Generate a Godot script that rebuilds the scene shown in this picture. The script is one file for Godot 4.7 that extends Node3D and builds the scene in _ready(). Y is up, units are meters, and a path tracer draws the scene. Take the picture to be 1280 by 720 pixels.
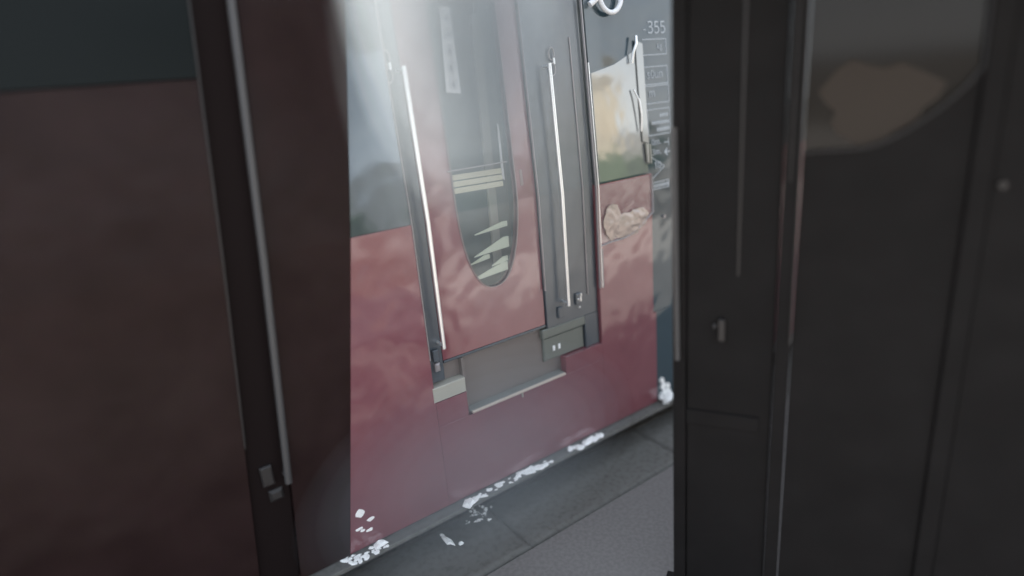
extends Node3D
# A red railway coach standing at a low platform, seen obliquely: boarding door with grab rails,
# inscriptions by the car end, one side with darkening painted in, an added dark screen on the platform.

const LEAN := 0.0612          # tan of the inward lean of the side above the waist
const WAIST := 1.98           # waist line of the coach, metres above the rails
var M := {}
var used := {}
var rng := RandomNumberGenerator.new()

func _ready():
	rng.seed = 355
	_camera_and_light()
	_materials()
	_setting()
	_coach()
	_added_screen()
	_opposite_side()
	_glints()
	_glare_banks()

# ------------------------------------------------------------------ camera, sky, sun
func _camera_and_light():
	var cam := Camera3D.new()
	cam.name = "camera"
	cam.transform = Transform3D(Basis(Vector3(0.8094, -0.0840, 0.5812), Vector3(0.2466, 0.9469, -0.2066), Vector3(-0.5331, 0.3106, 0.7870)).orthonormalized(), Vector3(0, 2.55, 2.5595))
	var lens := CameraAttributesPhysical.new()
	lens.frustum_focal_length = 26.0
	lens.exposure_aperture = 0.33
	lens.frustum_focus_distance = 3.15
	cam.attributes = lens
	cam.fov = 49.55
	cam.near = 0.05
	cam.far = 900.0
	add_child(cam)
	cam.current = true
	cam.fov = 49.55
	var env := Environment.new()
	env.background_mode = Environment.BG_SKY
	var sky := Sky.new()
	var sm := ProceduralSkyMaterial.new()
	sm.sky_top_color = Color(0.66, 0.70, 0.75)
	sm.sky_horizon_color = Color(0.87, 0.87, 0.86)
	sm.sky_curve = 0.12
	sm.ground_bottom_color = Color(0.3, 0.3, 0.3)
	sm.ground_horizon_color = Color(0.7, 0.72, 0.74)
	sm.sky_energy_multiplier = 1.0
	sky.sky_material = sm
	env.sky = sky
	env.tonemap_mode = Environment.TONE_MAPPER_LINEAR
	env.tonemap_exposure = 3.35
	env.sdfgi_enabled = true
	env.ssao_enabled = true
	env.ssil_enabled = true
	env.volumetric_fog_enabled = true
	env.volumetric_fog_density = 0.0
	var we := WorldEnvironment.new()
	we.name = "world_environment"
	we.environment = env
	add_child(we)
	var sun := DirectionalLight3D.new()
	sun.name = "sun"
	sun.light_energy = 1.6
	sun.light_color = Color(1.0, 0.97, 0.92)
	sun.light_angular_distance = 0.5
	sun.shadow_enabled = true
	add_child(sun)
	sun.look_at_from_position(Vector3(-0.12, 0.86, -0.45) * 50.0, Vector3.ZERO)

# ------------------------------------------------------------------ materials
func lin(r, g, b) -> Color:
	return Color(r, g, b).linear_to_srgb()

func noise_tex(freq: float, ramp: Array, size := 512, octaves := 4, seed_ := 1) -> NoiseTexture2D:
	var n := FastNoiseLite.new()
	n.noise_type = FastNoiseLite.TYPE_SIMPLEX_SMOOTH
	n.frequency = freq
	n.fractal_octaves = octaves
	n.seed = seed_
	var t := NoiseTexture2D.new()
	t.width = size
	t.height = size
	t.seamless = true
	t.noise = n
	var g := Gradient.new()
	var off := PackedFloat32Array()
	var cols := PackedColorArray()
	for a in ramp:
		off.append(a[0])
		cols.append(a[1])
	g.offsets = off
	g.colors = cols
	t.color_ramp = g
	return t

func normal_tex(freq: float, strength: float, octaves := 2, seed_ := 5) -> NoiseTexture2D:
	var n := FastNoiseLite.new()
	n.noise_type = FastNoiseLite.TYPE_SIMPLEX_SMOOTH
	n.frequency = freq
	n.fractal_octaves = octaves
	n.seed = seed_
	var t := NoiseTexture2D.new()
	t.width = 512
	t.height = 512
	t.seamless = true
	t.noise = n
	t.as_normal_map = true
	t.bump_strength = strength
	return t

func mat(key: String, col: Color, rough: float, metal := 0.0, spec := 0.5) -> StandardMaterial3D:
	var m := StandardMaterial3D.new()
	m.albedo_color = col
	m.roughness = rough
	m.metallic = metal
	m.metallic_specular = spec
	m.cull_mode = BaseMaterial3D.CULL_DISABLED
	M[key] = m
	return m

func textured(m: StandardMaterial3D, tex: Texture2D, scale: float) -> void:
	m.albedo_texture = tex
	m.uv1_triplanar = true
	m.uv1_world_triplanar = true
	m.uv1_scale = Vector3.ONE * scale

func wavy(m: StandardMaterial3D, tex: Texture2D, amount: float, scale := 0.5) -> void:
	m.normal_enabled = true
	m.normal_texture = tex
	m.normal_scale = amount
	m.uv1_triplanar = true
	m.uv1_world_triplanar = true
	m.uv1_scale = Vector3.ONE * scale

func _materials():
	var ripple := normal_tex(0.012, 6.0, 2, 5)
	var swirl := normal_tex(0.016, 9.0, 2, 23)
	# coach red: base colour paled for the veil of glare, with random mottling
	var red = mat("red", Color.WHITE, 0.13, 0.0, 1.0)
	textured(red, noise_tex(0.008, [[0.0, lin(0.165, 0.053, 0.066)], [0.5, lin(0.180, 0.060, 0.073)], [1.0, lin(0.195, 0.070, 0.082)]], 512, 5, 2), 0.6)
	wavy(red, ripple, 0.3, 0.6)
	for gl in [red]:
		gl.clearcoat_enabled = true
		gl.clearcoat = 0.7
		gl.clearcoat_roughness = 0.08
	var band = mat("band", lin(0.034, 0.056, 0.070), 0.10, 0.0, 1.0)
	wavy(band, ripple, 0.2, 0.6)
	var jamb = mat("jamb", lin(0.052, 0.064, 0.078), 0.25, 0.0, 0.8)
	wavy(jamb, ripple, 0.15, 0.6)
	var coated = mat("coated", lin(0.14, 0.165, 0.19), 0.09, 0.75)
	wavy(coated, ripple, 0.12, 0.6)
	mat("rubber", lin(0.03, 0.032, 0.035), 0.6, 0.0, 0.4)
	mat("trim", lin(0.30, 0.28, 0.29), 0.3, 0.4)
	mat("seal", lin(0.22, 0.17, 0.17), 0.35, 0.2)
	mat("steel", lin(0.90, 0.91, 0.92), 0.3, 0.9)
	var glass = mat("glass", Color(0.22, 0.32, 0.34, 0.30), 0.03, 0.0, 0.9)
	glass.transparency = BaseMaterial3D.TRANSPARENCY_ALPHA
	var mirror = mat("mirror", lin(0.33, 0.34, 0.34), 0.06, 0.6)
	wavy(mirror, swirl, 0.022, 0.8)
	var clear = mat("clear_glass", Color(0.75, 0.78, 0.80, 0.10), 0.04, 0.0, 1.0)
	clear.transparency = BaseMaterial3D.TRANSPARENCY_ALPHA
	wavy(clear, swirl, 0.07, 0.9)
	mat("reflection_tone", lin(0.38, 0.32, 0.29), 0.2, 0.35)
	mat("well", lin(0.155, 0.135, 0.128), 0.5, 0.0, 0.4)
	mat("well_green", lin(0.118, 0.130, 0.118), 0.35, 0.0, 0.6)
	mat("tread", lin(0.18, 0.18, 0.165), 0.6, 0.0, 0.4)
	mat("pale", lin(0.33, 0.32, 0.28), 0.45)
	mat("nosing", lin(0.50, 0.42, 0.36), 0.35, 0.3)
	mat("sticker", lin(0.80, 0.80, 0.82), 0.4)
	mat("sticker_print", lin(0.14, 0.15, 0.18), 0.5)
	mat("cream", lin(0.80, 0.75, 0.56), 0.5)
	mat("cream_green", lin(0.68, 0.74, 0.60), 0.5)
	mat("letter", lin(0.46, 0.49, 0.52), 0.6, 0.0, 0.3)
	mat("inside", lin(0.16, 0.21, 0.23), 0.8)
	# coach side past the rake: darkening put into the base colours
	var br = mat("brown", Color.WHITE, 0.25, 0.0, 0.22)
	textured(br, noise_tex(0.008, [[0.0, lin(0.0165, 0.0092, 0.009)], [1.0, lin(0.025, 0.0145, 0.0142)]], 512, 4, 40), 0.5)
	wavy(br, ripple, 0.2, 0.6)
	mat("darkened_jamb", lin(0.012, 0.0085, 0.0085), 0.5, 0.0, 0.12)
	mat("darkened_band", lin(0.009, 0.0115, 0.012), 0.3, 0.0, 0.2)
	mat("darkened_steel", lin(0.075, 0.073, 0.075), 0.5, 0.4)
	mat("roof", lin(0.16, 0.17, 0.175), 0.5)
	mat("under", lin(0.02, 0.02, 0.02), 0.8)
	# added screen: darkness put into its colours
	var wb_dark = mat("wb_post", Color.WHITE, 0.45, 0.0, 0.15)
	textured(wb_dark, noise_tex(0.012, [[0.0, lin(0.0135, 0.0125, 0.0125)], [1.0, lin(0.0185, 0.0170, 0.0170)]], 512, 5, 50), 0.7)
	mat("wb_edge", lin(0.034, 0.031, 0.031), 0.4, 0.3)
	var wg = mat("wb_glass", Color(0.10, 0.085, 0.08, 0.94), 0.08, 0.0, 0.35)  # tinted dark to keep this side of the view dark
	wg.transparency = BaseMaterial3D.TRANSPARENCY_ALPHA
	mat("wb_reflection", lin(0.06, 0.050, 0.043), 0.8, 0.0, 0.1)
	# ground
	var asph = mat("asphalt", Color.WHITE, 0.85, 0.0, 0.3)
	textured(asph, noise_tex(0.05, [[0.0, lin(0.14, 0.131, 0.127)], [0.5, lin(0.165, 0.154, 0.149)], [1.0, lin(0.19, 0.178, 0.172)]], 1024, 6, 60), 0.7)
	for i in 3:
		var st = mat("coping%d" % i, Color.WHITE, 0.8, 0.0, 0.3)
		var k: float = [0.95, 1.0, 1.06][i]
		textured(st, noise_tex(0.03, [[0.0, lin(0.085 * k, 0.081 * k, 0.075 * k)], [0.5, lin(0.13 * k, 0.125 * k, 0.117 * k)], [1.0, lin(0.135 * k, 0.134 * k, 0.13 * k)]], 512, 6, 70 + i), 1.3)
	var bal = mat("ballast", Color.WHITE, 0.95, 0.0, 0.2)
	textured(bal, noise_tex(0.08, [[0.0, lin(0.10, 0.095, 0.085)], [1.0, lin(0.28, 0.26, 0.24)]], 512, 5, 80), 0.6)
	mat("stone", lin(0.20, 0.19, 0.18), 0.9)
	mat("glint_white", lin(0.93, 0.93, 0.92), 0.35, 0.0, 0.5)  # white that stands for blown-out glints
	mat("wall_cream", lin(0.56, 0.48, 0.36), 0.8)
	mat("wall_trim", lin(0.60, 0.50, 0.36), 0.7)
	mat("paving", lin(0.36, 0.34, 0.32), 0.9)
	mat("leaf", lin(0.07, 0.11, 0.04), 0.8)
	mat("bark", lin(0.09, 0.07, 0.05), 0.9)
	mat("rail", lin(0.18, 0.12, 0.09), 0.5, 0.6)

# ------------------------------------------------------------------ helpers
func numbered(n: String) -> String:
	if not used.has(n):
		used[n] = 0
		return n
	used[n] += 1
	return "%s_%03d" % [n, used[n]]

func thing(called: String, label: String, category: String, at: Vector3, group := "") -> Node3D:
	var o := Node3D.new()
	o.name = numbered(called)
	o.position = at
	add_child(o)
	o.set_meta("label", label)
	o.set_meta("category", category)
	if group != "":
		o.set_meta("group", group)
	return o

func put(called: String, mesh: Mesh, m: Material, parent: Node, at := Vector3.ZERO) -> MeshInstance3D:
	var o := MeshInstance3D.new()
	o.name = called
	o.mesh = mesh
	o.material_override = m
	o.position = at
	parent.add_child(o, true)
	return o

func new_st() -> SurfaceTool:
	var st := SurfaceTool.new()
	st.begin(Mesh.PRIMITIVE_TRIANGLES)
	st.set_smooth_group(-1)
	return st

func tri(st: SurfaceTool, a: Vector3, b: Vector3, c: Vector3, want: Vector3) -> void:
	# clockwise when seen from the side that want points to
	if (b - a).cross(c - a).dot(want) > 0.0:
		st.add_vertex(a); st.add_vertex(c); st.add_vertex(b)
	else:
		st.add_vertex(a); st.add_vertex(b); st.add_vertex(c)

func quad(st: SurfaceTool, a: Vector3, b: Vector3, c: Vector3, d: Vector3, want: Vector3) -> void:
	tri(st, a, b, c, want)
	tri(st, a, c, d, want)

func done(st: SurfaceTool) -> ArrayMesh:
	st.generate_normals()
	return st.commit()

func side(x: float, y: float, off := 0.0) -> Vector3:
	# a point of the coach's side; off is how far it stands proud
	return Vector3(x, y, off - maxf(0.0, y - WAIST) * LEAN)

# a plate with the outline poly (x, y), lying on the coach's side, from off - thick to off, edges chamfered
func plate(poly: PackedVector2Array, off: float, thick: float, chamfer := 0.0012) -> ArrayMesh:
	var st := new_st()
	var p := poly
	if Geometry2D.is_polygon_clockwise(p):
		p.reverse()
	var ins := inset(p, chamfer)
	var big := 100.0
	for half in 2:
		var clip := PackedVector2Array([Vector2(-big, -big), Vector2(big, -big), Vector2(big, WAIST), Vector2(-big, WAIST)])
		if half == 1:
			clip = PackedVector2Array([Vector2(-big, WAIST), Vector2(big, WAIST), Vector2(big, big), Vector2(-big, big)])
		for piece in Geometry2D.intersect_polygons(ins, clip):
			var idx := Geometry2D.triangulate_polygon(piece)
			for i in range(0, idx.size(), 3):
				var a: Vector2 = piece[idx[i]]
				var b: Vector2 = piece[idx[i + 1]]
				var c: Vector2 = piece[idx[i + 2]]
				tri(st, side(a.x, a.y, off), side(b.x, b.y, off), side(c.x, c.y, off), Vector3(0, 0, 1))
	var n := p.size()
	for i in n:
		var a := p[i]
		var b := p[(i + 1) % n]
		var ai := ins[i]
		var bi := ins[(i + 1) % n]
		var o2 := Vector3((b - a).y, -(b - a).x, 0)
		quad(st, side(ai.x, ai.y, off), side(bi.x, bi.y, off), side(b.x, b.y, off - chamfer), side(a.x, a.y, off - chamfer), o2 + Vector3(0, 0, o2.length()))
		quad(st, side(a.x, a.y, off - chamfer), side(b.x, b.y, off - chamfer), side(b.x, b.y, off - thick), side(a.x, a.y, off - thick), o2)
	return done(st)

func inset(p: PackedVector2Array, d: float) -> PackedVector2Array:
	# moves every corner of a counter-clockwise outline inwards by d
	var r := PackedVector2Array()
	var n := p.size()
	for i in n:
		var e0 := (p[i] - p[(i - 1 + n) % n]).normalized()
		var e1 := (p[(i + 1) % n] - p[i]).normalized()
		var n0 := Vector2(-e0.y, e0.x)
		var n1 := Vector2(-e1.y, e1.x)
		var m := n0 + n1
		var k := d / maxf(0.35, (1.0 + n0.dot(n1)) * 0.5) * 0.5
		r.append(p[i] + m * k)
	return r

func rect(x0, y0, x1, y1) -> PackedVector2Array:
	return PackedVector2Array([Vector2(x0, y0), Vector2(x1, y0), Vector2(x1, y1), Vector2(x0, y1)])

func sliced_rect(x0: float, y0: float, x1: float, y1: float) -> PackedVector2Array:
	# a rectangle with extra corners at the waist so its edges follow the lean
	if y0 < WAIST and y1 > WAIST:
		return PackedVector2Array([Vector2(x0, y0), Vector2(x1, y0), Vector2(x1, WAIST), Vector2(x1, y1), Vector2(x0, y1), Vector2(x0, WAIST)])
	return rect(x0, y0, x1, y1)

# a tube through points; radius may taper by scale list
func tube(pts: Array, r: float, seg := 12, closed := false, caps := true) -> ArrayMesh:
	var st := SurfaceTool.new()
	st.begin(Mesh.PRIMITIVE_TRIANGLES)
	st.set_smooth_group(0)
	var n := pts.size()
	var rings := []
	var prev := Vector3.ZERO
	for i in n:
		var a: Vector3 = pts[(i - 1 + n) % n] if (i > 0 or closed) else pts[0]
		var b: Vector3 = pts[(i + 1) % n] if (i < n - 1 or closed) else pts[n - 1]
		var t := (b - a).normalized()
		var s := prev
		if s == Vector3.ZERO:
			s = t.cross(Vector3(0, 0, 1))
			if s.length() < 0.2:
				s = t.cross(Vector3(0, 1, 0))
		s = (s - t * s.dot(t)).normalized()
		prev = s
		var w := t.cross(s)
		var ring := []
		for k in seg:
			var an := TAU * k / seg
			ring.append(pts[i] + (s * cos(an) + w * sin(an)) * r)
		rings.append(ring)
	var m := n if closed else n - 1
	for i in m:
		var r0: Array = rings[i]
		var r1: Array = rings[(i + 1) % n]
		for k in seg:
			var k2 := (k + 1) % seg
			var out: Vector3 = r0[k] - pts[i] + r0[k2] - pts[i]
			quad(st, r0[k], r0[k2], r1[k2], r1[k], out)
	if caps and not closed:
		for e in 2:
			var q: Array = rings[0] if e == 0 else rings[n - 1]
			var c: Vector3 = pts[0] if e == 0 else pts[n - 1]
			var o: Vector3 = (pts[0] - pts[1]) if e == 0 else (pts[n - 1] - pts[n - 2])
			st.set_smooth_group(-1)
			for k in seg:
				tri(st, c, q[k], q[(k + 1) % seg], o)
	return done(st)

func box(size: Vector3, ch := 0.004) -> ArrayMesh:
	# a box with chamfered edges, centred
	var st := new_st()
	var h := size * 0.5
	var c := minf(ch, minf(h.x, minf(h.y, h.z)) * 0.5)
	for ax in 3:
		for s in [-1.0, 1.0]:
			var u := (ax + 1) % 3
			var v := (ax + 2) % 3
			var cs := []
			for q in [[-1, -1], [1, -1], [1, 1], [-1, 1]]:
				var w := Vector3.ZERO
				w[ax] = s * h[ax]
				w[u] = q[0] * (h[u] - c)
				w[v] = q[1] * (h[v] - c)
				cs.append(w)
			var nn := Vector3.ZERO
			nn[ax] = s
			quad(st, cs[0], cs[1], cs[2], cs[3], nn)
	for ax in 3:
		var u := (ax + 1) % 3
		var v := (ax + 2) % 3
		for su in [-1.0, 1.0]:
			for sv in [-1.0, 1.0]:
				var cs := []
				for q in [[-1, 0], [1, 0], [1, 1], [-1, 1]]:
					var w := Vector3.ZERO
					w[ax] = q[0] * (h[ax] - c)
					w[u] = su * (h[u] - (c if q[1] == 0 else 0.0))
					w[v] = sv * (h[v] - (0.0 if q[1] == 0 else c))
					cs.append(w)
				var nn := Vector3.ZERO
				nn[u] = su
				nn[v] = sv
				quad(st, cs[0], cs[1], cs[2], cs[3], nn)
	for sx in [-1.0, 1.0]:
		for sy in [-1.0, 1.0]:
			for sz in [-1.0, 1.0]:
				var s3 := Vector3(sx, sy, sz)
				tri(st, s3 * (h - Vector3(0, c, c)), s3 * (h - Vector3(c, 0, c)), s3 * (h - Vector3(c, c, 0)), s3)
	return done(st)

func structure(called: String, mesh: Mesh, m: Material, at: Vector3) -> MeshInstance3D:
	var o := put(numbered(called), mesh, m, self, at)
	o.set_meta("kind", "structure")
	return o

# ------------------------------------------------------------------ setting
func _setting():
	var pm := PlaneMesh.new()
	pm.size = Vector2(700, 700)
	structure("ground", pm, M.ballast, Vector3(0, -0.2, 0))
	structure("platform", box(Vector3(60, 0.45, 4.0), 0.006), M.asphalt, Vector3(10, 0.03, 2.345))
	structure("added_paving", box(Vector3(60, 0.02, 1.25), 0.004), M.paving, Vector3(10, 0.2545, 3.68))  # pale strip added so the red panels mirror a light band
	# coping stones along the platform edge, rough and uneven
	var cop := Node3D.new()
	cop.name = "platform_edge"
	cop.set_meta("kind", "structure")
	add_child(cop)
	var shapes := []
	for i in 6:
		shapes.append(rough_block(Vector3(1.195, 0.3, 0.46), 0.005))
	var x := -6.3
	var k := 0
	while x < 12.0:
		var o := put("coping_stone", shapes[k % 6], M["coping%d" % (k * 7 % 3)], cop, Vector3(x, 0.1 + rng.randf_range(-0.004, 0.004), 0.105 + rng.randf_range(-0.006, 0.0)))
		o.rotation.y = rng.randf_range(-0.008, 0.008)
		x += 1.198
		k += 1
	# tracks
	for z in [-0.65, -2.1, 5.6, 7.05]:
		structure("rail", box(Vector3(60, 0.16, 0.07), 0.01), M.rail, Vector3(10, -0.08, z))

func rough_block(size: Vector3, amp: float) -> ArrayMesh:
	# a dressed stone: a gridded, uneven top and rounded-off edges
	var st := SurfaceTool.new()
	st.begin(Mesh.PRIMITIVE_TRIANGLES)
	st.set_smooth_group(0)
	var nx := 30
	var nz := 12
	var h := size * 0.5
	var fn := FastNoiseLite.new()
	fn.seed = rng.randi() % 1000
	fn.frequency = 5.0
	fn.fractal_octaves = 3
	var g := []
	for j in nz + 1:
		var row := []
		for i in nx + 1:
			var u := float(i) / nx
			var v := float(j) / nz
			var e := minf(minf(u, 1.0 - u) * size.x, minf(v, 1.0 - v) * size.z)
			var dip := 0.0
			if e < 0.015:
				dip = 0.005 * (1.0 - e / 0.015) + rng.randf() * 0.004
			row.append(Vector3(lerpf(-h.x, h.x, u), h.y - dip + fn.get_noise_2d(u * size.x, v * size.z) * amp, lerpf(-h.z, h.z, v)))
		g.append(row)
	for j in nz:
		for i in nx:
			quad(st, g[j][i], g[j][i + 1], g[j + 1][i + 1], g[j + 1][i], Vector3.UP)
	for i in nx:
		for j in [0, nz]:
			var a: Vector3 = g[j][i]
			var b: Vector3 = g[j][i + 1]
			quad(st, a, b, Vector3(b.x, -h.y, b.z), Vector3(a.x, -h.y, a.z), Vector3(0, 0, -1 if j == 0 else 1))
	for j in nz:
		for i in [0, nx]:
			var a: Vector3 = g[j][i]
			var b: Vector3 = g[j + 1][i]
			quad(st, a, b, Vector3(b.x, -h.y, b.z), Vector3(a.x, -h.y, a.z), Vector3(-1 if i == 0 else 1, 0, 0))
	return done(st)

# ------------------------------------------------------------------ the coach
func rake(y: float) -> float:
	# the slanting edge where the painted-in darkening meets the red
	return 0.577 + 0.1738 * y

func _coach():
	var t := thing("railway_coach", "red railway coach with dark grey waist band and boarding door at the platform", "train", Vector3.ZERO)
	# shell behind the panels: roof, floor, far side, ends
	var st := new_st()
	var prof := []
	for q in [[-0.30, 0.5], [-0.30, 3.35], [-0.42, 3.62], [-0.75, 3.88], [-1.4, 4.02], [-2.05, 3.88], [-2.45, 3.62], [-2.72, 3.2], [-2.8, 1.98], [-2.8, 0.5]]:
		prof.append(q)
	for i in prof.size():
		var a: Array = prof[i]
		var b: Array = prof[(i + 1) % prof.size()]
		var mid := Vector3(0, (a[1] + b[1]) * 0.5 - 2.2, (a[0] + b[0]) * 0.5 + 1.4)
		quad(st, Vector3(-9, a[1], a[0]), Vector3(9, a[1], a[0]), Vector3(9, b[1], b[0]), Vector3(-9, b[1], b[0]), mid)
	for sx in [-9.0, 9.0]:
		for i in prof.size() - 1:
			tri(st, Vector3(sx, 2.2, -1.4), Vector3(sx, prof[i][1], prof[i][0]), Vector3(sx, prof[i + 1][1], prof[i + 1][0]), Vector3(sx, 0, 0))
	put("shell", done(st), M.inside, t)
	st = new_st()
	var rp := [[-0.095, 3.32], [-0.14, 3.5], [-0.24, 3.68], [-0.42, 3.84], [-0.75, 3.97], [-1.4, 4.06], [-2.1, 3.97], [-2.6, 3.7], [-2.82, 3.3]]
	for i in rp.size() - 1:
		quad(st, Vector3(-9.02, rp[i][1], rp[i][0]), Vector3(9.02, rp[i][1], rp[i][0]), Vector3(9.02, rp[i + 1][1], rp[i + 1][0]), Vector3(-9.02, rp[i + 1][1], rp[i + 1][0]), Vector3(0, 1, 0.2))
	put("roof", done(st), M.roof, t)
	put("underframe", box(Vector3(18, 0.12, 2.2), 0.01), M.under, t, Vector3(0, 0.43, -1.5))

	# ---- the red section
	var top := 3.32
	var sw := put("side_window", plate(PackedVector2Array([Vector2(rake(WAIST), WAIST), Vector2(1.213, WAIST), Vector2(1.213, 2.95), Vector2(rake(2.95), 2.95)]), 0.0, 0.06), M.coated, t)
	sw.set_meta("label", "coated side window that mirrors the sky")
	put("upper_panel", plate(PackedVector2Array([Vector2(rake(2.953), 2.953), Vector2(3.4, 2.953), Vector2(3.4, top), Vector2(rake(top), top)]), 0.0, 0.06), M.band, t)
	put("lower_panel", plate(PackedVector2Array([Vector2(rake(0.46), 0.46), Vector2(1.2135, 0.46), Vector2(1.2135, WAIST - 0.002), Vector2(rake(WAIST), WAIST - 0.002)]), 0.0, 0.06), M.red, t)
	put("skirt_panel", plate(rect(1.214, 0.46, 2.3485, 0.925), 0.0, 0.06, 0.0005), M.red, t)
	put("footboard", box(Vector3(4.6, 0.025, 0.09), 0.004), M.coping0, t, Vector3(2.2, 0.44, 0.020))  # ledge added to carry the white glint pieces

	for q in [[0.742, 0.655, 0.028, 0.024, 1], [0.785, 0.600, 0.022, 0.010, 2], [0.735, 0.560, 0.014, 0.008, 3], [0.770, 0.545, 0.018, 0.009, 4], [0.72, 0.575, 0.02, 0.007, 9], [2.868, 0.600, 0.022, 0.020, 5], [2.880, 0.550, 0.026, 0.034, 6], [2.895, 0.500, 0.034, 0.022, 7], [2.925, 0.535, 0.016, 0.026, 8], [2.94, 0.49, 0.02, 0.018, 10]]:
		put("glint_patch", plate(ragged(Vector2(q[0], q[1]), Vector2(q[2], q[3]), q[4]), 0.004, 0.008, 0.0008), M.glint_white, t)  # white patches painting blown-out glints on the side
	# ---- doorway: jambs on either side of the door leaf
	put("jamb", plate(sliced_rect(1.217, 1.16, 1.297, 2.949), -0.03, 0.05), M.jamb, t)
	put("jamb", plate(sliced_rect(1.965, 1.235, 2.345, 2.949), -0.022, 0.05), M.jamb, t)
	# thin pressed ribs and edge trims that catch the light
	put("edge_trim", strip(1.214, 1.30, 2.93, 0.004, 0.006), M.trim, t)
	put("edge_trim", strip(1.962, 1.46, 2.93, 0.004, -0.012), M.trim, t)
	put("edge_trim", strip(2.268, 1.36, 2.75, 0.0045, -0.014), M.trim, t)
	put("edge_trim", strip(2.349, 1.38, 2.93, 0.007, 0.008), M.trim, t)
	put("edge_trim", strip(2.365, 1.38, 2.62, 0.005, 0.008), M.steel, t)

	# ---- door leaf with its long round-ended window
	var d := Node3D.new()
	d.name = "door"
	t.add_child(d)
	d.set_meta("label", "red boarding door with a tall round-ended window")
	var win := window_outline(1.470, 1.842, 1.560, 2.93)
	var leaf := sliced_rect(1.302, 1.26, 1.958, 2.949)
	put("leaf", plate_with_hole(leaf, win, -0.035, 0.04), M.red, d)
	put("window_seal", ring_plate(win, 0.006, -0.030, 0.008), M.seal, d)
	put("pane", plate(inset(win, 0.004), -0.04, 0.006, 0.001), M.glass, d)
	put("weather_strip", plate(rect(1.302, 1.245, 1.958, 1.258), -0.03, 0.03), M.jamb, d)
	# inside of the window: frame board, post, cream bars and wedges close behind the glass
	put("inner_post", box(Vector3(0.05, 1.25, 0.02)), M.pale, d, Vector3(1.745, 2.25, -0.13))
	put("inner_board", box(Vector3(0.10, 1.3, 0.02)), M.well_green, d, Vector3(1.80, 2.28, -0.14))
	for i in 3:
		var s := put("cream_bar", plate(PackedVector2Array([Vector2(1.49, 2.068 + i * 0.032), Vector2(1.775, 2.062 + i * 0.032), Vector2(1.775, 2.088 + i * 0.032), Vector2(1.49, 2.094 + i * 0.032)]), -0.052, 0.006), M.cream, d)
		s.rotation.x = 0.0
	for w in [[1.575, 1.775, 1.845, 0.006, 0.026], [1.56, 1.775, 1.735, 0.004, 0.055], [1.535, 1.65, 1.70, 0.006, 0.022], [1.66, 1.76, 1.665, 0.006, 0.024], [1.565, 1.755, 1.615, 0.018, 0.045]]:
		put("cream_wedge", plate(PackedVector2Array([Vector2(w[0], w[2]), Vector2(w[1], w[2] + 0.012), Vector2(w[1], w[2] + 0.012 + w[4]), Vector2(w[1] - 0.03, w[2] + 0.014 + w[4]), Vector2(w[0], w[2] + w[3])]), -0.052, 0.006, 0.001), M.cream_green, d)
	put("pale_strip", plate(PackedVector2Array([Vector2(1.775, 2.10), Vector2(1.788, 2.09), Vector2(1.792, 2.36), Vector2(1.783, 2.37)]), -0.052, 0.006, 0.001), M.sticker, d)  # white strip that paints an upright glint in the glass
	put("pale_strip", plate(PackedVector2Array([Vector2(1.868, 2.05), Vector2(1.888, 2.05), Vector2(1.886, 2.13), Vector2(1.870, 2.13)]), -0.033, 0.004, 0.001), M.seal, d)
	put("glazing_bar", plate(rect(1.455, 2.178, 1.80, 2.184), -0.03, 0.008, 0.001), M.trim, d)

	# sticker with pictograms
	var stk := Node3D.new()
	stk.name = "sticker"
	t.add_child(stk)
	stk.set_meta("label", "white strip of five round pictograms")
	put("backing", plate(PackedVector2Array([Vector2(1.505, 2.535), Vector2(1.583, 2.525), Vector2(1.583, 2.90), Vector2(1.531, 2.90)]), -0.022, 0.003, 0.001), M.sticker, stk)
	var cx := [1.547, 1.549, 1.552, 1.555, 1.557]
	for i in 5:
		var c := side(cx[i], 2.572 + i * 0.072, -0.0195)
		var pts := []
		for k in 20:
			pts.append(c + Vector3(cos(TAU * k / 20) * 0.021, sin(TAU * k / 20) * 0.025, 0))
		put("pictogram", tube(pts, 0.0015, 5, true), M.letter, stk)
		var dd := put("pictogram", plate(rect(cx[i] - 0.006 - (i % 2) * 0.003, 2.572 + i * 0.072 - 0.014, cx[i] + 0.007, 2.572 + i * 0.072 + 0.004 + (i % 3) * 0.003), -0.0195, 0.002, 0.0005), M.sticker_print, stk)
		dd.rotation.z = 0.0
	# ---- grab rails
	_grab_rail(t, 1.283, 1.352, 2.66, 0.010)
	_grab_rail(t, 2.083, 1.352, 2.63, 0.010)
	# little double loops of the rail locks
	for q in [[1.232, 2.70, -0.03], [2.135, 2.675, -0.018]]:
		var lk := Node3D.new()
		lk.name = "lock_eye"
		t.add_child(lk, true)
		for k in 2:
			var c := side(q[0], q[1] - k * 0.075, q[2] + 0.006)
			var pts := []
			for i in 18:
				pts.append(c + Vector3(cos(TAU * i / 18) * 0.017, sin(TAU * i / 18) * 0.030, 0))
			put("loop", tube(pts, 0.0035, 6, true), M.trim, lk)
		put("pin", tube([side(q[0] + 0.012, q[1] - 0.05, q[2] + 0.008), side(q[0] + 0.012, q[1] - 0.02, q[2] + 0.008)], 0.006, 8), M.steel, lk)

	# ---- step well under the door
	put("well_back", plate(rect(1.20, 0.93, 2.345, 1.257), -0.05, 0.02), M.well, t)
	put("well_back", plate(rect(1.395, 0.93, 1.41, 1.243), -0.02, 0.028), M.well, t)
	put("step_tread", box(Vector3(0.64, 0.012, 0.105), 0.003), M.tread, t, Vector3(1.725, 0.944, -0.05))
	put("step_nosing", box(Vector3(0.635, 0.014, 0.016), 0.004), M.nosing, t, Vector3(1.725, 0.943, 0.012))
	put("nosing_clip", box(Vector3(0.010, 0.03, 0.008), 0.002), M.pale, t, Vector3(1.735, 0.92, 0.008))
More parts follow.
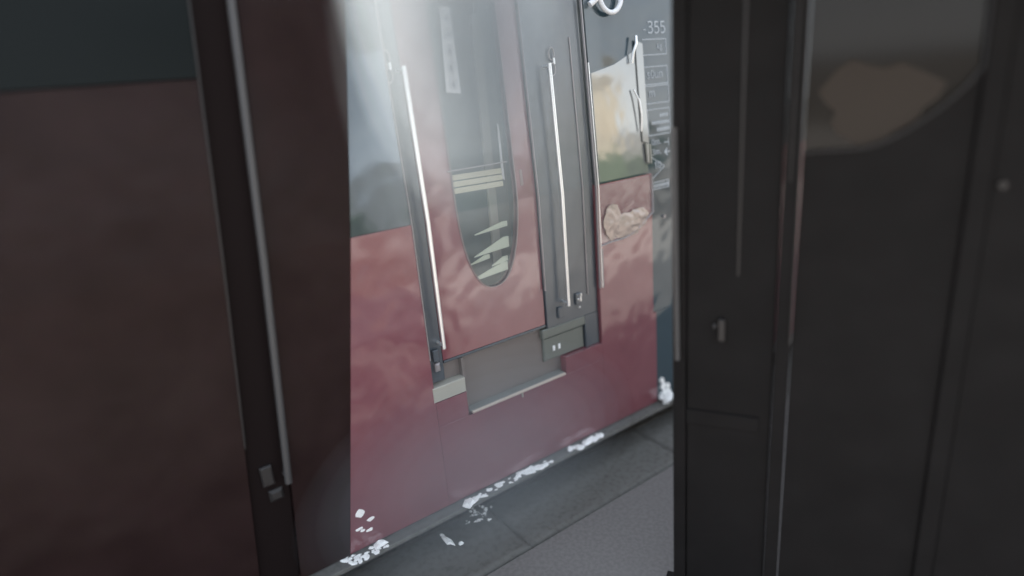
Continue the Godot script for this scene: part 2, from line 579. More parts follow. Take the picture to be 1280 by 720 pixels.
	put("corner_block", plate(rect(1.205, 1.068, 1.393, 1.148), 0.004, 0.10, 0.004), M.pale, t)
	put("corner_block", plate(rect(1.215, 1.150, 1.393, 1.243), -0.06, 0.03, 0.004), M.well_green, t)
	put("riser", plate(rect(1.2145, 0.9255, 1.393, 1.064), -0.0005, 0.05, 0.0005), M.red, t)
	var lb := Node3D.new()
	lb.name = "step_lamp_box"
	t.add_child(lb)
	put("lid", plate(rect(1.925, 1.178, 2.245, 1.234), -0.022, 0.05, 0.005), M.well_green, lb)
	put("housing", plate(rect(1.935, 1.035, 2.235, 1.174), -0.034, 0.03, 0.006), M.well_green, lb)
	for xx in [2.005, 2.045]:
		put("lens", plate(rect(xx - 0.006, 1.085, xx + 0.008, 1.115), -0.027, 0.012, 0.003), M.sticker, lb)
	put("well_side", plate(rect(2.062, 0.9255, 2.3485, 1.032), -0.0005, 0.05, 0.0005), M.red, t)
	put("well_side", plate(rect(2.24, 1.034, 2.345, 1.233), -0.020, 0.05, 0.001), M.jamb, t)

	# ---- panel between the door and the car end
	put("upper_panel", plate(rect(2.37, WAIST, 2.775, 2.949), 0.0, 0.06), M.band, t)
	put("lower_panel", plate(PackedVector2Array([Vector2(2.349, 0.46), Vector2(2.82, 0.46), Vector2(2.82, 1.095), Vector2(2.795, 1.095), Vector2(2.795, WAIST - 0.002), Vector2(2.349, WAIST - 0.002)]), 0.0, 0.06, 0.0005), M.red, t)
	var wv := Node3D.new()
	wv.name = "mirror_window"
	t.add_child(wv)
	wv.set_meta("label", "narrow mirror-finished window with a curved lower edge")
	put("pane", plate(PackedVector2Array([Vector2(2.378, WAIST + 0.01), Vector2(2.765, WAIST + 0.01), Vector2(2.765, 2.60), Vector2(2.70, 2.66), Vector2(2.55, 2.60), Vector2(2.378, 2.565)]), 0.005, 0.005, 0.001), M.mirror, wv)
	var low := PackedVector2Array([Vector2(2.372, WAIST - 0.01), Vector2(2.366, 1.63)])
	for i in 10:
		var u := (i + 1) / 10.0
		low.append(Vector2(2.366 + 0.43 * u, 1.63 + 0.006 * sin(u * 9.0) + 0.115 * pow(u, 2.6)))
	low.append(Vector2(2.79, WAIST - 0.01))
	put("pane", plate(low, 0.006, 0.006, 0.001), M.clear_glass, wv)
	# pale patches that paint a reflected swirl at the foot of the window
	for fl in [[2.385, 1.65, 0.16, 0.20, 3], [2.44, 1.645, 0.30, 0.14, 5], [2.60, 1.70, 0.15, 0.10, 11]]:
		put("reflection_patch", crumple(fl[0], fl[1], fl[2], fl[3], fl[4]), M.reflection_tone, wv)
	var rimp := []
	for i in range(low.size() - 1, 0, -1):
		rimp.append(side(low[i].x, low[i].y, 0.008))
	put("rim", tube(rimp, 0.0042, 6), M.trim, wv)
	put("rim", tube([side(2.372, 1.61, 0.008), side(2.372, 1.38, 0.006)], 0.004, 6), M.trim, wv)
	# bent bright strips of the quarter light on its right
	put("deflector", tube([side(2.672, 2.60, 0.02), side(2.680, 2.66, 0.03), side(2.70, 2.70, 0.035), side(2.705, 2.74, 0.03)], 0.008, 8), M.steel, wv)
	put("deflector", tube([side(2.672, 2.46, 0.02), side(2.70, 2.40, 0.03), side(2.712, 2.32, 0.03), side(2.712, 2.23, 0.02)], 0.005, 8), M.steel, wv)
	put("quarter_light", plate(PackedVector2Array([Vector2(2.725, 2.17), Vector2(2.775, 2.15), Vector2(2.772, 2.70), Vector2(2.715, 2.72)]), 0.016, 0.008, 0.003), M.mirror, wv)
	put("catch", plate(PackedVector2Array([Vector2(2.748, 2.05), Vector2(2.760, 2.04), Vector2(2.766, 2.15), Vector2(2.742, 2.16)]), 0.024, 0.012, 0.002), M.pale, wv)
	put("catch", plate(PackedVector2Array([Vector2(2.772, 2.04), Vector2(2.782, 2.04), Vector2(2.782, 2.15), Vector2(2.772, 2.15)]), 0.024, 0.012, 0.002), M.pale, wv)
	# pale looped cover at the top
	var lp := []
	for i in 24:
		var an := PI * 0.80 + PI * 1.35 * i / 23.0
		lp.append(side(2.535 + cos(an) * 0.078, 2.945 + sin(an) * 0.085, 0.03))
	put("hook_loop", tube(lp, 0.013, 10), M.sticker, t)
	put("hook_loop", tube([side(2.395, 2.90, 0.02), side(2.43, 2.925, 0.03), side(2.46, 2.945, 0.03)], 0.016, 10), M.sticker, t)

	# ---- end strip with the white inscriptions
	put("end_panel", plate(sliced_rect(2.779, 1.10, 3.40, 2.949), -0.006, 0.06), M.band, t)
	put("end_panel", plate(rect(2.824, 0.46, 3.40, 1.097), -0.006, 0.06), M.band, t)
	_inscriptions(t)
	put("end_bolt", tube([side(2.90, 1.70, -0.006), side(2.90, 1.70, 0.006)], 0.010, 10), M.trim, t)

	# ---- raked panels, jamb and grab rail with darkening in their colours
	_darkened_section(t)
	# the rest of the red coach past the inscriptions
	put("far_panel", plate(rect(3.403, WAIST, 9.0, 3.32), 0.0, 0.06), M.band, t)
	put("far_panel", plate(rect(3.403, 0.46, 9.0, WAIST - 0.002), 0.0, 0.06), M.red, t)

func ragged(c: Vector2, r: Vector2, seed_: int) -> PackedVector2Array:
	var g := RandomNumberGenerator.new()
	g.seed = seed_ * 17
	var p := PackedVector2Array()
	for i in 11:
		var an := TAU * i / 11.0
		p.append(c + Vector2(cos(an) * r.x, sin(an) * r.y) * g.randf_range(0.65, 1.15))
	return p

func strip(x: float, y0: float, y1: float, w: float, off: float) -> ArrayMesh:
	return plate(sliced_rect(x - w * 0.5, y0, x + w * 0.5, y1), off, 0.012, w * 0.2)

func window_outline(x0: float, x1: float, y0: float, y1: float) -> PackedVector2Array:
	# straight-sided above, a long half oval below
	var p := PackedVector2Array()
	var cx := (x0 + x1) * 0.5
	var a := (x1 - x0) * 0.5
	var b := 0.50
	for i in 25:
		var an := PI + PI * i / 24.0
		p.append(Vector2(cx + a * signf(cos(an)) * pow(absf(cos(an)), 0.86), y0 + b - b * pow(absf(sin(an)), 0.95)))
	p.append(Vector2(x1, y1))
	p.append(Vector2(x0, y1))
	return p

func plate_with_hole(outer: PackedVector2Array, hole: PackedVector2Array, off: float, thick: float) -> ArrayMesh:
	# the plate is cut in two along the middle of the hole, so that both halves are simple outlines
	var st := new_st()
	var cx := 0.0
	for v in hole:
		cx += v.x / hole.size()
	for half in [rect(-50, -50, cx, 50), rect(cx, -50, 50, 50)]:
		for part in Geometry2D.intersect_polygons(outer, half):
			for rest in Geometry2D.clip_polygons(part, hole):
				for z in 2:
					var clip := rect(-100, -100, 100, WAIST) if z == 0 else rect(-100, WAIST, 100, 100)
					for piece in Geometry2D.intersect_polygons(rest, clip):
						var idx := Geometry2D.triangulate_polygon(piece)
						for i in range(0, idx.size(), 3):
							var a: Vector2 = piece[idx[i]]
							var b: Vector2 = piece[idx[i + 1]]
							var c: Vector2 = piece[idx[i + 2]]
							tri(st, side(a.x, a.y, off), side(b.x, b.y, off), side(c.x, c.y, off), Vector3(0, 0, 1))
	for loop in [outer, hole]:
		var n: int = loop.size()
		for i in n:
			var a: Vector2 = loop[i]
			var b: Vector2 = loop[(i + 1) % n]
			var o := Vector3((b - a).y, -(b - a).x, 0)
			quad(st, side(a.x, a.y, off), side(b.x, b.y, off), side(b.x, b.y, off - thick), side(a.x, a.y, off - thick), o)
	return done(st)

func ring_plate(p: PackedVector2Array, w: float, off: float, thick: float) -> ArrayMesh:
	var q := p
	if Geometry2D.is_polygon_clockwise(q):
		q.reverse()
	var ins := inset(q, w)
	var st := new_st()
	var n := q.size()
	for i in n:
		var a := q[i]
		var b := q[(i + 1) % n]
		var c := ins[(i + 1) % n]
		var d := ins[i]
		quad(st, side(a.x, a.y, off), side(b.x, b.y, off), side(c.x, c.y, off), side(d.x, d.y, off), Vector3(0, 0, 1))
		quad(st, side(d.x, d.y, off), side(c.x, c.y, off), side(c.x, c.y, off - thick), side(d.x, d.y, off - thick), Vector3((a - b).y, (b - a).x, 0))
	return done(st)

func crumple(x: float, y: float, w: float, h: float, seed_: int) -> ArrayMesh:
	# a wrinkled, blistered patch with a ragged outline, shaped as a reflection
	var st := SurfaceTool.new()
	st.begin(Mesh.PRIMITIVE_TRIANGLES)
	st.set_smooth_group(0)
	var fn := FastNoiseLite.new()
	fn.seed = seed_
	fn.frequency = 7.0
	var rings := []
	var seg := 28
	for j in 6:
		var ring := []
		for i in seg:
			var an := TAU * i / seg
			var rr := (1.0 + 0.28 * fn.get_noise_2d(cos(an) * 0.12 + seed_, sin(an) * 0.12)) * (j + 1) / 6.0
			var px := x + w * 0.5 + cos(an) * w * 0.5 * rr
			var py := y + h * 0.5 + sin(an) * h * 0.5 * rr
			var lift := 0.0 if j == 5 else 0.010 * (1.0 - j / 5.0) + 0.006 * fn.get_noise_2d(px * 3.0, py * 3.0)
			ring.append(side(px, py, 0.0085 + lift))
		rings.append(ring)
	var c := side(x + w * 0.5, y + h * 0.5, 0.020)
	for i in seg:
		tri(st, c, rings[0][i], rings[0][(i + 1) % seg], Vector3(0, 0, 1))
		for j in 5:
			quad(st, rings[j][i], rings[j][(i + 1) % seg], rings[j + 1][(i + 1) % seg], rings[j + 1][i], Vector3(0, 0, 1))
	return done(st)

func _grab_rail(t: Node3D, x: float, y0: float, y1: float, r: float) -> void:
	var g := Node3D.new()
	g.name = "grab_rail"
	t.add_child(g, true)
	put("bar", tube([side(x, y0, 0.03), side(x, WAIST, 0.03), side(x, y1, 0.03)], r, 14), M.steel, g)
	for y in [y0 + 0.015, y1 - 0.015]:
		put("stub", tube([side(x, y, -0.035), side(x, y, 0.03)], r * 0.8, 10), M.steel, g)
	put("foot_bracket", plate(rect(x - 0.045, y0 - 0.075, x - 0.012, y0 - 0.012), -0.006, 0.03, 0.004), M.jamb, g)
	put("foot_bracket", plate(rect(x + 0.088, y0 - 0.03, x + 0.125, y0 + 0.035), -0.006, 0.03, 0.004) if x > 2.0 else plate(rect(x - 0.04, y0 - 0.13, x - 0.012, y0 - 0.085), -0.006, 0.03, 0.008), M.trim if x < 2.0 else M.jamb, g)
	if x > 2.0:
		for q in [[0.094, 0.0, 0.010, 0.008], [0.113, -0.012, 0.008, 0.03], [0.118, 0.02, 0.007, 0.012], [0.102, -0.05, 0.008, 0.008]]:
			put("screw", plate(rect(x + q[0], y0 + q[1], x + q[0] + q[2], y0 + q[1] + q[3]), 0.001, 0.01, 0.001), M.steel, g)

func text(called: String, s: String, h: float, x: float, y: float, parent: Node3D, off := -0.004) -> void:
	var tm := TextMesh.new()
	var f := SystemFont.new()
	f.font_names = PackedStringArray(["Droid Sans"])
	tm.font = f
	tm.text = s
	tm.font_size = 64
	tm.pixel_size = h / 46.0
	tm.depth = 0.002
	tm.horizontal_alignment = HORIZONTAL_ALIGNMENT_LEFT
	tm.vertical_alignment = VERTICAL_ALIGNMENT_BOTTOM
	var o := put(called, tm, M.letter, parent, side(x, y, off))
	o.rotation.x = -atan(LEAN)

func frame_lines(x0: float, y0: float, x1: float, y1: float, parent: Node3D, open_left := true) -> void:
	var w := 0.0045
	put("frame_line", plate(rect(x0, y0, x1, y0 + w), -0.004, 0.003, 0.0005), M.letter, parent)
	put("frame_line", plate(rect(x0, y1 - w, x1, y1), -0.004, 0.003, 0.0005), M.letter, parent)
	put("frame_line", plate(rect(x1 - w, y0 + w, x1, y1 - w), -0.004, 0.003, 0.0005), M.letter, parent)
	if not open_left:
		put("frame_line", plate(rect(x0, y0 + w, x0 + w, y1 - w), -0.004, 0.003, 0.0005), M.letter, parent)

func _inscriptions(t: Node3D) -> void:
	var g := Node3D.new()
	g.name = "inscription"
	t.add_child(g)
	g.set_meta("label", "pale grey technical lettering in boxes")
	text("lettering", "-", 0.05, 2.800, 2.735, g)
	text("lettering", "355", 0.066, 2.835, 2.728, g)
	frame_lines(2.79, 2.635, 2.985, 2.722, g)
	text("lettering", "kg", 0.03, 2.905, 2.655, g)
	frame_lines(2.79, 2.475, 2.985, 2.575, g)
	text("lettering", "s0un", 0.044, 2.81, 2.495, g)
	frame_lines(2.79, 2.370, 2.988, 2.470, g)
	text("lettering", "m", 0.044, 2.815, 2.392, g)
	frame_lines(2.795, 2.19, 2.99, 2.34, g, false)
	for q in [[2.90, 2.30, 2.975], [2.83, 2.26, 2.975], [2.87, 2.22, 2.975]]:
		var xx: float = q[0]
		while xx < q[2]:
			put("small_print", plate(rect(xx, q[1] - 0.008, xx + 0.013, q[1] + 0.010), -0.0045, 0.002, 0.0005), M.letter, g)
			xx += 0.019
	text("lettering", "0m.", 0.034, 2.815, 2.125, g)
	put("arrow", plate(PackedVector2Array([Vector2(2.925, 2.139), Vector2(2.962, 2.139), Vector2(2.962, 2.120), Vector2(2.968, 2.120), Vector2(2.968, 2.164), Vector2(2.962, 2.164), Vector2(2.962, 2.145), Vector2(2.925, 2.145)]), -0.004, 0.003, 0.0005), M.letter, g)
	text("lettering", "3m.", 0.034, 2.815, 2.068, g)
	put("arrow", plate(PackedVector2Array([Vector2(2.922, 2.085), Vector2(2.945, 2.062), Vector2(2.950, 2.067), Vector2(2.936, 2.082), Vector2(2.975, 2.082), Vector2(2.975, 2.088), Vector2(2.936, 2.088), Vector2(2.950, 2.103), Vector2(2.945, 2.108)]), -0.004, 0.003, 0.0005), M.letter, g)
	text("lettering", "10", 0.04, 2.825, 1.985, g)
	for s in [1.0, -1.0]:
		var a := Vector2(2.80, 2.003 + s * 0.068)
		var b := Vector2(2.915, 2.003)
		var nn := Vector2(0, 0.005)
		put("frame_line", plate(PackedVector2Array([a, b, b + nn, a + nn]), -0.004, 0.003, 0.0005), M.letter, g)
	frame_lines(2.80, 1.875, 2.955, 1.92, g, false)
	var x2 := 2.82
	while x2 < 2.94:
		put("small_print", plate(rect(x2, 1.887, x2 + 0.011, 1.906), -0.0045, 0.002, 0.0005), M.letter, g)
		x2 += 0.017

func slant(x_top: float, x_bot: float, y: float) -> float:
	# raked lines of the darkened section: x at height y, from x_top at 2.92 to x_bot at 0.98
	return lerpf(x_bot, x_top, (y - 0.98) / 1.94)

func _darkened_section(t: Node3D) -> void:
	var lab := "coach panel with darkening painted into its colour and a raked edge"
	var gap := 0.002
	var ys := [0.46, 0.98, 2.0, WAIST, 2.60, 2.95]
	# door-side panel between the raked jamb and the red paint
	var o := put("darkened_panel", plate(PackedVector2Array([Vector2(slant(0.665, 0.47, 0.46), 0.46), Vector2(rake(0.46) - gap, 0.46), Vector2(rake(WAIST) - gap, WAIST), Vector2(rake(3.32) - gap, 3.32), Vector2(slant(0.665, 0.47, 3.32), 3.32), Vector2(slant(0.665, 0.47, WAIST), WAIST)]), 0.003, 0.06), M.brown, t)
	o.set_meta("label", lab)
	# raked jamb strip, set back
	put("darkened_jamb", plate(PackedVector2Array([Vector2(slant(0.505, 0.30, 0.46), 0.46), Vector2(slant(0.661, 0.466, 0.46), 0.46), Vector2(slant(0.661, 0.466, WAIST), WAIST), Vector2(slant(0.661, 0.466, 3.32), 3.32), Vector2(slant(0.505, 0.30, 3.32), 3.32), Vector2(slant(0.505, 0.30, WAIST), WAIST)]), -0.02, 0.04), M.darkened_jamb, t)
	# body panel
	put("darkened_panel", plate(PackedVector2Array([Vector2(-9.0, 0.46), Vector2(slant(0.50, 0.296, 0.46), 0.46), Vector2(slant(0.50, 0.296, WAIST), WAIST), Vector2(slant(0.50, 0.296, 2.66), 2.66), Vector2(-9.0, 2.60), Vector2(-9.0, WAIST)]), 0.0, 0.06), M.brown, t)
	put("darkened_band", plate(PackedVector2Array([Vector2(-9.0, 2.604), Vector2(slant(0.50, 0.296, 2.664), 2.664), Vector2(slant(0.50, 0.296, 3.32), 3.32), Vector2(-9.0, 3.32)]), 0.0, 0.06), M.darkened_band, t)
	put("edge_trim", tube([side(slant(0.502, 0.298, 1.2), 1.2, 0.003), side(slant(0.502, 0.298, WAIST), WAIST, 0.003), side(slant(0.502, 0.298, 2.95), 2.95, 0.003)], 0.004, 6), M.wb_edge, t)
	var g := Node3D.new()
	g.name = "grab_rail"
	t.add_child(g, true)
	g.set_meta("label", "added raked grab rail in darkened steel on the darkened jamb")
	put("bar", tube([side(0.452, 0.985, 0.03), side(slant(0.635, 0.452, WAIST), WAIST, 0.03), side(0.655, 3.10, 0.03)], 0.0155, 14), M.darkened_steel, g)
	put("stub", tube([side(0.455, 1.01, -0.03), side(0.455, 1.01, 0.03)], 0.012, 10), M.darkened_steel, g)
	put("foot_bracket", plate(rect(0.355, 0.985, 0.405, 1.08), 0.0, 0.04, 0.006), M.wb_edge, g)
	put("foot_bracket", plate(rect(0.37, 0.90, 0.43, 0.955), 0.0, 0.04, 0.012), M.wb_edge, g)

# ------------------------------------------------------------------ added dark screen on the platform
var wb_e := Vector3(0.5, 0, 0.866)
func wbox(called: String, s0: float, s1: float, y0: float, y1: float, n0: float, n1: float, m: Material, parent: Node3D, ch := 0.004) -> MeshInstance3D:
	return put(called, box(Vector3(s1 - s0, y1 - y0, n1 - n0), ch), m, parent, Vector3((s0 + s1) * 0.5, (y0 + y1) * 0.5, (n0 + n1) * 0.5))

func _added_screen():
	# local axes: x along the screen, z towards the camera side
	var t := thing("added_dark_screen", "tall added screen that darkens one side of the view, darkness in its colour", "added_screen", Vector3(1.8, 0.25, 1.01))
	t.rotation.y = atan2(-0.866, 0.5)
	var b := -0.25
	wbox("post", 0.0, 0.05, 0.0, 2.95, -0.06, 0.0, M.wb_post, t)
	wbox("side_panel", 0.052, 0.375, 0.08, 2.86, -0.045, -0.018, M.wb_post, t)
	wbox("panel_rib", 0.235, 0.243, 1.55, 2.86, -0.018, -0.012, M.wb_edge, t, 0.001)
	wbox("kick_plate", 0.052, 0.335, 0.90, 0.965, -0.018, -0.008, M.wb_post, t)
	wbox("post", 0.377, 0.43, 0.0, 2.95, -0.06, 0.0, M.wb_post, t)
	wbox("edge_bead", 0.425, 0.432, 1.3, 2.9, 0.0, 0.006, M.wb_edge, t, 0.002)
	wbox("edge_bead", 0.397, 0.402, 1.9, 2.9, 0.0, 0.004, M.wb_edge, t, 0.001)
	# darkened lower panel with a swooping top edge
	var edge := PackedVector2Array()
	for i in 17:
		var u := i / 16.0
		edge.append(Vector2(0.434 + 0.47 * u, 1.995 + 0.004 * sin(u * 11.0) + 0.24 * pow(u, 3.0)))
	var pan := PackedVector2Array([Vector2(0.434, 0.08)])
	pan = PackedVector2Array([Vector2(0.904, 0.08)])
	var lower := PackedVector2Array([Vector2(0.434, 0.08), Vector2(0.904, 0.08)])
	for i in range(16, -1, -1):
		lower.append(edge[i])
	put("lower_panel", flat(lower, -0.045, -0.015), M.wb_post, t)
	var upper := PackedVector2Array()
	for i in 17:
		upper.append(edge[i] + Vector2(0, 0.002))
	upper.append(Vector2(0.904, 2.86))
	upper.append(Vector2(0.434, 2.86))
	put("window_pane", flat(upper, -0.036, -0.028), M.wb_glass, t)
	var rp := []
	for i in 17:
		rp.append(Vector3(edge[i].x, edge[i].y, -0.012))
	rp.append(Vector3(0.898, 2.5, -0.012))
	rp.append(Vector3(0.898, 2.86, -0.012))
	put("window_bead", tube(rp, 0.006, 6), M.wb_edge, t)
	# blob of reflection painted as a pale patch at the glass
	var blob := PackedVector2Array()
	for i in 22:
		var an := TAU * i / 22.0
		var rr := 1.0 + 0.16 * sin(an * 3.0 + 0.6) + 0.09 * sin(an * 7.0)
		blob.append(Vector2(0.635 + cos(an) * 0.155 * rr, 2.15 + sin(an) * 0.125 * rr))
	put("reflection_blob", flat(blob, -0.0265, -0.025), M.wb_reflection, t)
	wbox("post", 0.906, 0.965, 0.0, 2.95, -0.06, 0.0, M.wb_post, t)
	wbox("side_panel", 0.967, 1.45, 0.08, 2.86, -0.045, -0.018, M.wb_post, t)
	wbox("post", 1.452, 1.51, 0.0, 2.95, -0.06, 0.0, M.wb_post, t)
	wbox("top_rail", -0.01, 1.52, 2.952, 3.01, -0.07, 0.01, M.wb_post, t)
	wbox("shade_roof", -0.06, 1.57, 3.014, 3.075, -0.16, 1.75, M.wb_post, t, 0.01)  # unseen roof added to keep sky light off the screen
	for x in [0.03, 0.40, 0.935, 1.48]:
		wbox("shade_roof_rib", x - 0.02, x + 0.02, 2.955, 3.012, 0.012, 1.70, M.wb_post, t)
	put("bolt_head", tube([Vector3(0.995, 1.88, -0.02), Vector3(0.995, 1.88, -0.006)], 0.012, 10), M.wb_edge, t)
	put("pull_bar", tube([Vector3(0.024, 1.20, 0.022), Vector3(0.012, 2.1, 0.022)], 0.011, 12), M.darkened_steel, t)
	put("bar_stub", tube([Vector3(0.024, 1.23, -0.02), Vector3(0.024, 1.23, 0.022)], 0.008, 8), M.darkened_steel, t)
	wbox("latch", 0.172, 0.198, 1.285, 1.375, -0.018, 0.004, M.wb_edge, t)
	wbox("latch", 0.152, 0.165, 1.335, 1.352, -0.018, -0.004, M.darkened_steel, t)
	wbox("base_plate", -0.05, 0.10, 0.0, 0.012, -0.12, 0.06, M.wb_post, t)
	wbox("base_plate", 0.33, 0.48, 0.0, 0.012, -0.12, 0.06, M.wb_post, t)
	wbox("base_plate", 0.86, 1.01, 0.0, 0.012, -0.12, 0.06, M.wb_post, t)
	wbox("base_plate", 1.41, 1.56, 0.0, 0.012, -0.12, 0.06, M.wb_post, t)

func flat(poly: PackedVector2Array, z0: float, z1: float) -> ArrayMesh:
	var st := new_st()
	var p := poly
	if Geometry2D.is_polygon_clockwise(p):
		p.reverse()
	var idx := Geometry2D.triangulate_polygon(p)
	for i in range(0, idx.size(), 3):
		var a := p[idx[i]]
		var b := p[idx[i + 1]]
		var c := p[idx[i + 2]]
		tri(st, Vector3(a.x, a.y, z1), Vector3(b.x, b.y, z1), Vector3(c.x, c.y, z1), Vector3(0, 0, 1))
		tri(st, Vector3(a.x, a.y, z0), Vector3(b.x, b.y, z0), Vector3(c.x, c.y, z0), Vector3(0, 0, -1))
	var n := p.size()
	for i in n:
		var a := p[i]
		var b := p[(i + 1) % n]
		quad(st, Vector3(a.x, a.y, z1), Vector3(b.x, b.y, z1), Vector3(b.x, b.y, z0), Vector3(a.x, a.y, z0), Vector3((b - a).y, -(b - a).x, 0))
	return done(st)

# ------------------------------------------------------------------ what the shiny side mirrors: the sunlit platform opposite
func _opposite_side():
	structure("opposite_platform", box(Vector3(60, 0.5, 4.6), 0.01), M.paving, Vector3(10, 0.05, 10.4))
	var k := thing("platform_kiosk", "cream platform kiosk with flat roof on the sunlit platform opposite", "kiosk", Vector3(10.98, 0.3, 9.6))
	put("wall", box(Vector3(1.02, 3.2, 1.2), 0.01), M.wall_cream, k, Vector3(0, 1.6, 0))
	put("roof", box(Vector3(1.14, 0.10, 1.35), 0.01), M.wall_trim, k, Vector3(0, 3.272, 0))
	put("shutter", box(Vector3(0.5, 0.6, 0.04), 0.006), M.wall_trim, k, Vector3(0.12, 2.15, -0.622))
	put("plinth", box(Vector3(1.09, 1.5, 1.27), 0.01), M.leaf, k, Vector3(0, 0.752, 0))
	# clipped hedge behind the platform: many small leaves round a dark core
	for i in 5:
		var h := thing("hedge_bush", "dense clipped green hedge bush behind the platform opposite", "hedge", Vector3(1.0 + i * 4.2, -0.2, 14.5), "hedge bushes behind the opposite platform")
		put("stem", tube([Vector3(0, 0, 0), Vector3(0.02, 0.5, 0), Vector3(-0.03, 0.9, 0.02)], 0.06, 8), M.bark, h)
		var st := new_st()
		for q in 2200:
			var p := Vector3(rng.randf_range(-1, 1), rng.randf_range(-1, 1), rng.randf_range(-1, 1))
			if p.length() > 1.0:
				continue
			p = Vector3(p.x * 1.7, 0.85 + p.y * 0.75, p.z * 0.7)
			var a := Vector3(rng.randf_range(-1, 1), rng.randf_range(-1, 1), rng.randf_range(-1, 1)).normalized() * 0.11
			var c := a.cross(Vector3(rng.randf_range(-1, 1), rng.randf_range(-1, 1), rng.randf_range(-1, 1))).normalized() * 0.07
			tri(st, p - a, p + c, p + a, Vector3.UP)
			tri(st, p - a, p - c, p + a, Vector3.UP)
		put("crown", done(st), M.leaf, h)

# ------------------------------------------------------------------ white flakes that stand for glints along the edge
func glint_mesh(r: Vector2, seed_: int) -> ArrayMesh:
	# a crumpled flake: a thin closed shell with a ragged outline and folds
	var g := RandomNumberGenerator.new()
	g.seed = seed_
	var st := new_st()
	var n := 9
	var rim := []
	var mid := []
	for i in n:
		var an := TAU * i / n
		var k := g.randf_range(0.5, 1.25)
		rim.append(Vector3(cos(an) * r.x * k, g.randf_range(0.0, 0.1) * minf(r.x, r.y), sin(an) * r.y * k))
		mid.append(Vector3(cos(an) * r.x * k * 0.55, g.randf_range(0.1, 0.5) * minf(r.x, r.y), sin(an) * r.y * k * 0.55))
	var c := Vector3(0, minf(r.x, r.y) * 0.3, 0)
	for i in n:
		var j := (i + 1) % n
		tri(st, c, mid[i], mid[j], Vector3.UP)
		quad(st, mid[i], mid[j], rim[j], rim[i], Vector3.UP)
		tri(st, Vector3(0, 0, 0), rim[i], rim[j], Vector3.DOWN)
	return done(st)

func one_glint(label: String, group: String, at: Vector3, r: Vector2, turn: float) -> void:
	var o := put(numbered("glint_flake"), glint_mesh(r * 1.1, rng.randi() % 100000), M.glint_white, self, at)
	o.rotation.y = turn
	o.set_meta("label", label)
	o.set_meta("category", "litter")
	o.set_meta("group", group)

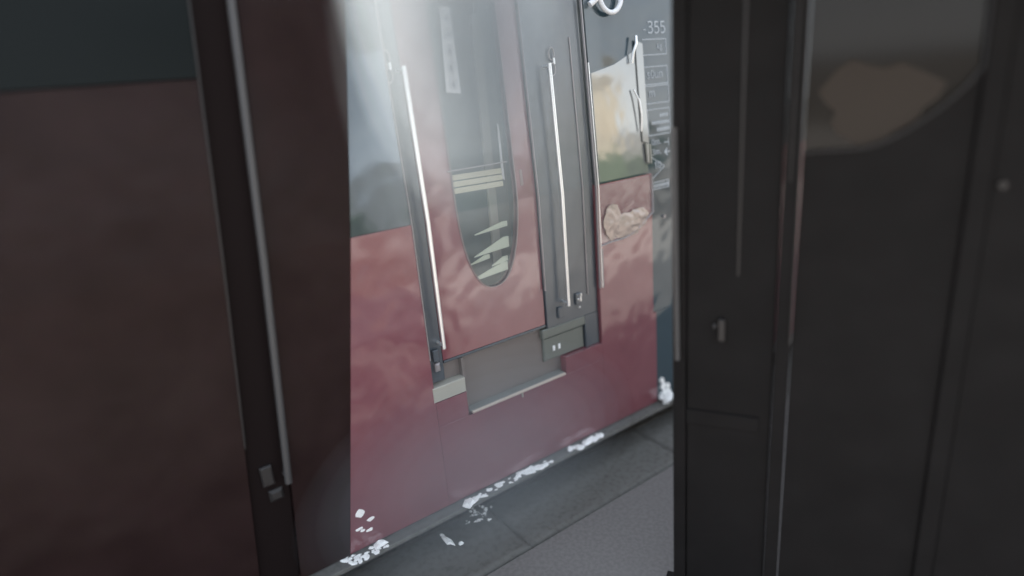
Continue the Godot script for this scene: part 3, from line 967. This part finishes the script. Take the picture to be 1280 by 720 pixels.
func _glints():
	var ledge := 0.4535
	var on_ledge := "white flake standing for a glint on the footboard under the door"
	var gl := "white glints on the footboard"
	# along the footboard below the step
	for i in 26:
		var x := lerpf(1.33, 1.86, i / 25.0) + rng.randf_range(-0.012, 0.012)
		var w := rng.randf_range(0.007, 0.02)
		if x > 1.62 and x < 1.82:
			w = rng.randf_range(0.014, 0.034)
		one_glint(on_ledge, gl, Vector3(x, ledge, 0.035 + rng.randf_range(-0.02, 0.022)), Vector2(w * 1.4, w * 0.8), rng.randf_range(-0.5, 0.5))
	for q in [[2.03, 0.026], [2.08, 0.03], [2.055, 0.018], [2.15, 0.03], [2.20, 0.036], [2.26, 0.03], [2.24, 0.02]]:
		one_glint(on_ledge, gl, Vector3(q[0], ledge, 0.035 + rng.randf_range(-0.01, 0.015)), Vector2(q[1] * 1.2, q[1] * 0.9), rng.randf_range(-0.6, 0.6))
	# the large glint and the small ones on the coping beside it
	one_glint("largest white flake standing for a glint below the step", "large white glint", Vector3(1.30, 0.455, 0.055), Vector2(0.05, 0.038), 0.2)
	for i in 44:
		var a := rng.randf() * TAU
		var rr := sqrt(rng.randf())
		var p := Vector3(1.385 + cos(a) * 0.11 * rr + 0.02, 0.258, -0.075 + sin(a) * 0.06 * rr)
		var w := rng.randf_range(0.003, 0.009)
		one_glint("tiny white flake standing for a glint on the coping stone", "small glints on the coping stone", p, Vector2(w * 1.3, w), rng.randf() * TAU)
	for q in [[1.17, 0.02, 0.022, 0.045], [1.165, -0.045, 0.01, 0.02], [1.21, 0.075, 0.02, 0.014], [1.43, 0.02, 0.013, 0.010]]:
		one_glint("lone white flake standing for a glint on the dark coping stone", "lone glints on the coping", Vector3(q[0], 0.262, q[1]), Vector2(q[2], q[3]), rng.randf_range(-0.3, 0.3))
	# glints clustered at the foot of the raked edge
	for i in 24:
		var w := rng.randf_range(0.006, 0.017)
		one_glint("white flake standing for a glint on the footboard beside the darkened panels", "glints by the darkened panels", Vector3(rng.randf_range(0.62, 0.84), 0.456 if i % 3 else 0.462, rng.randf_range(0.0, 0.075)), Vector2(w * 1.4, w), rng.randf() * TAU)
	one_glint("larger white flake standing for a glint beside the darkened panels", "large glint by the darkened panels", Vector3(0.80, 0.456, 0.03), Vector2(0.036, 0.03), 0.3)
	# glints piled at the car end
	for i in 30:
		var v := i / 29.0
		var w := rng.randf_range(0.008, 0.022)
		one_glint("white flake standing for a glint under the inscribed car end", "glints under the car end", Vector3(2.84 + rng.randf_range(-0.02, 0.12) * (1.0 - v * 0.4), 0.4555 + v * 0.05, rng.randf_range(0.0, 0.07)), Vector2(w * 1.3, w), rng.randf() * TAU)

# ------------------------------------------------------------------ added pale volumes that stand for glare over the coach
func _glare_banks():
	var banks := [
		[Vector3(1.20, 3.12, 0.60), Vector3(0.78, 1.5, 0.55), 2.4, 7],
		[Vector3(1.08, 2.85, 0.78), Vector3(0.66, 1.35, 0.58), 3.2, 7],
		[Vector3(1.25, 2.60, 0.62), Vector3(0.95, 1.9, 0.60), 0.6, 6],
		[Vector3(1.32, 0.80, 0.27), Vector3(1.75, 1.05, 0.48), 0.85, 8]]
	for bank in banks:
		for i in bank[3]:
			_glare_shell(bank[0], bank[1] * (0.25 + 0.9 * (i + 0.5) / bank[3]), bank[2] / bank[3])

func _glare_shell(at: Vector3, size: Vector3, density: float) -> void:
		var v := FogVolume.new()
		v.name = numbered("glare_haze")
		v.shape = RenderingServer.FOG_VOLUME_SHAPE_ELLIPSOID
		v.size = size
		v.position = at
		var fm := FogMaterial.new()
		fm.density = density
		fm.albedo = Color(0.93, 0.97, 1.0)
		v.material = fm
		v.set_meta("kind", "stuff")
		v.set_meta("label", "added pale volume standing for glare beside the coach door")
		v.set_meta("category", "glare_haze")
		add_child(v)
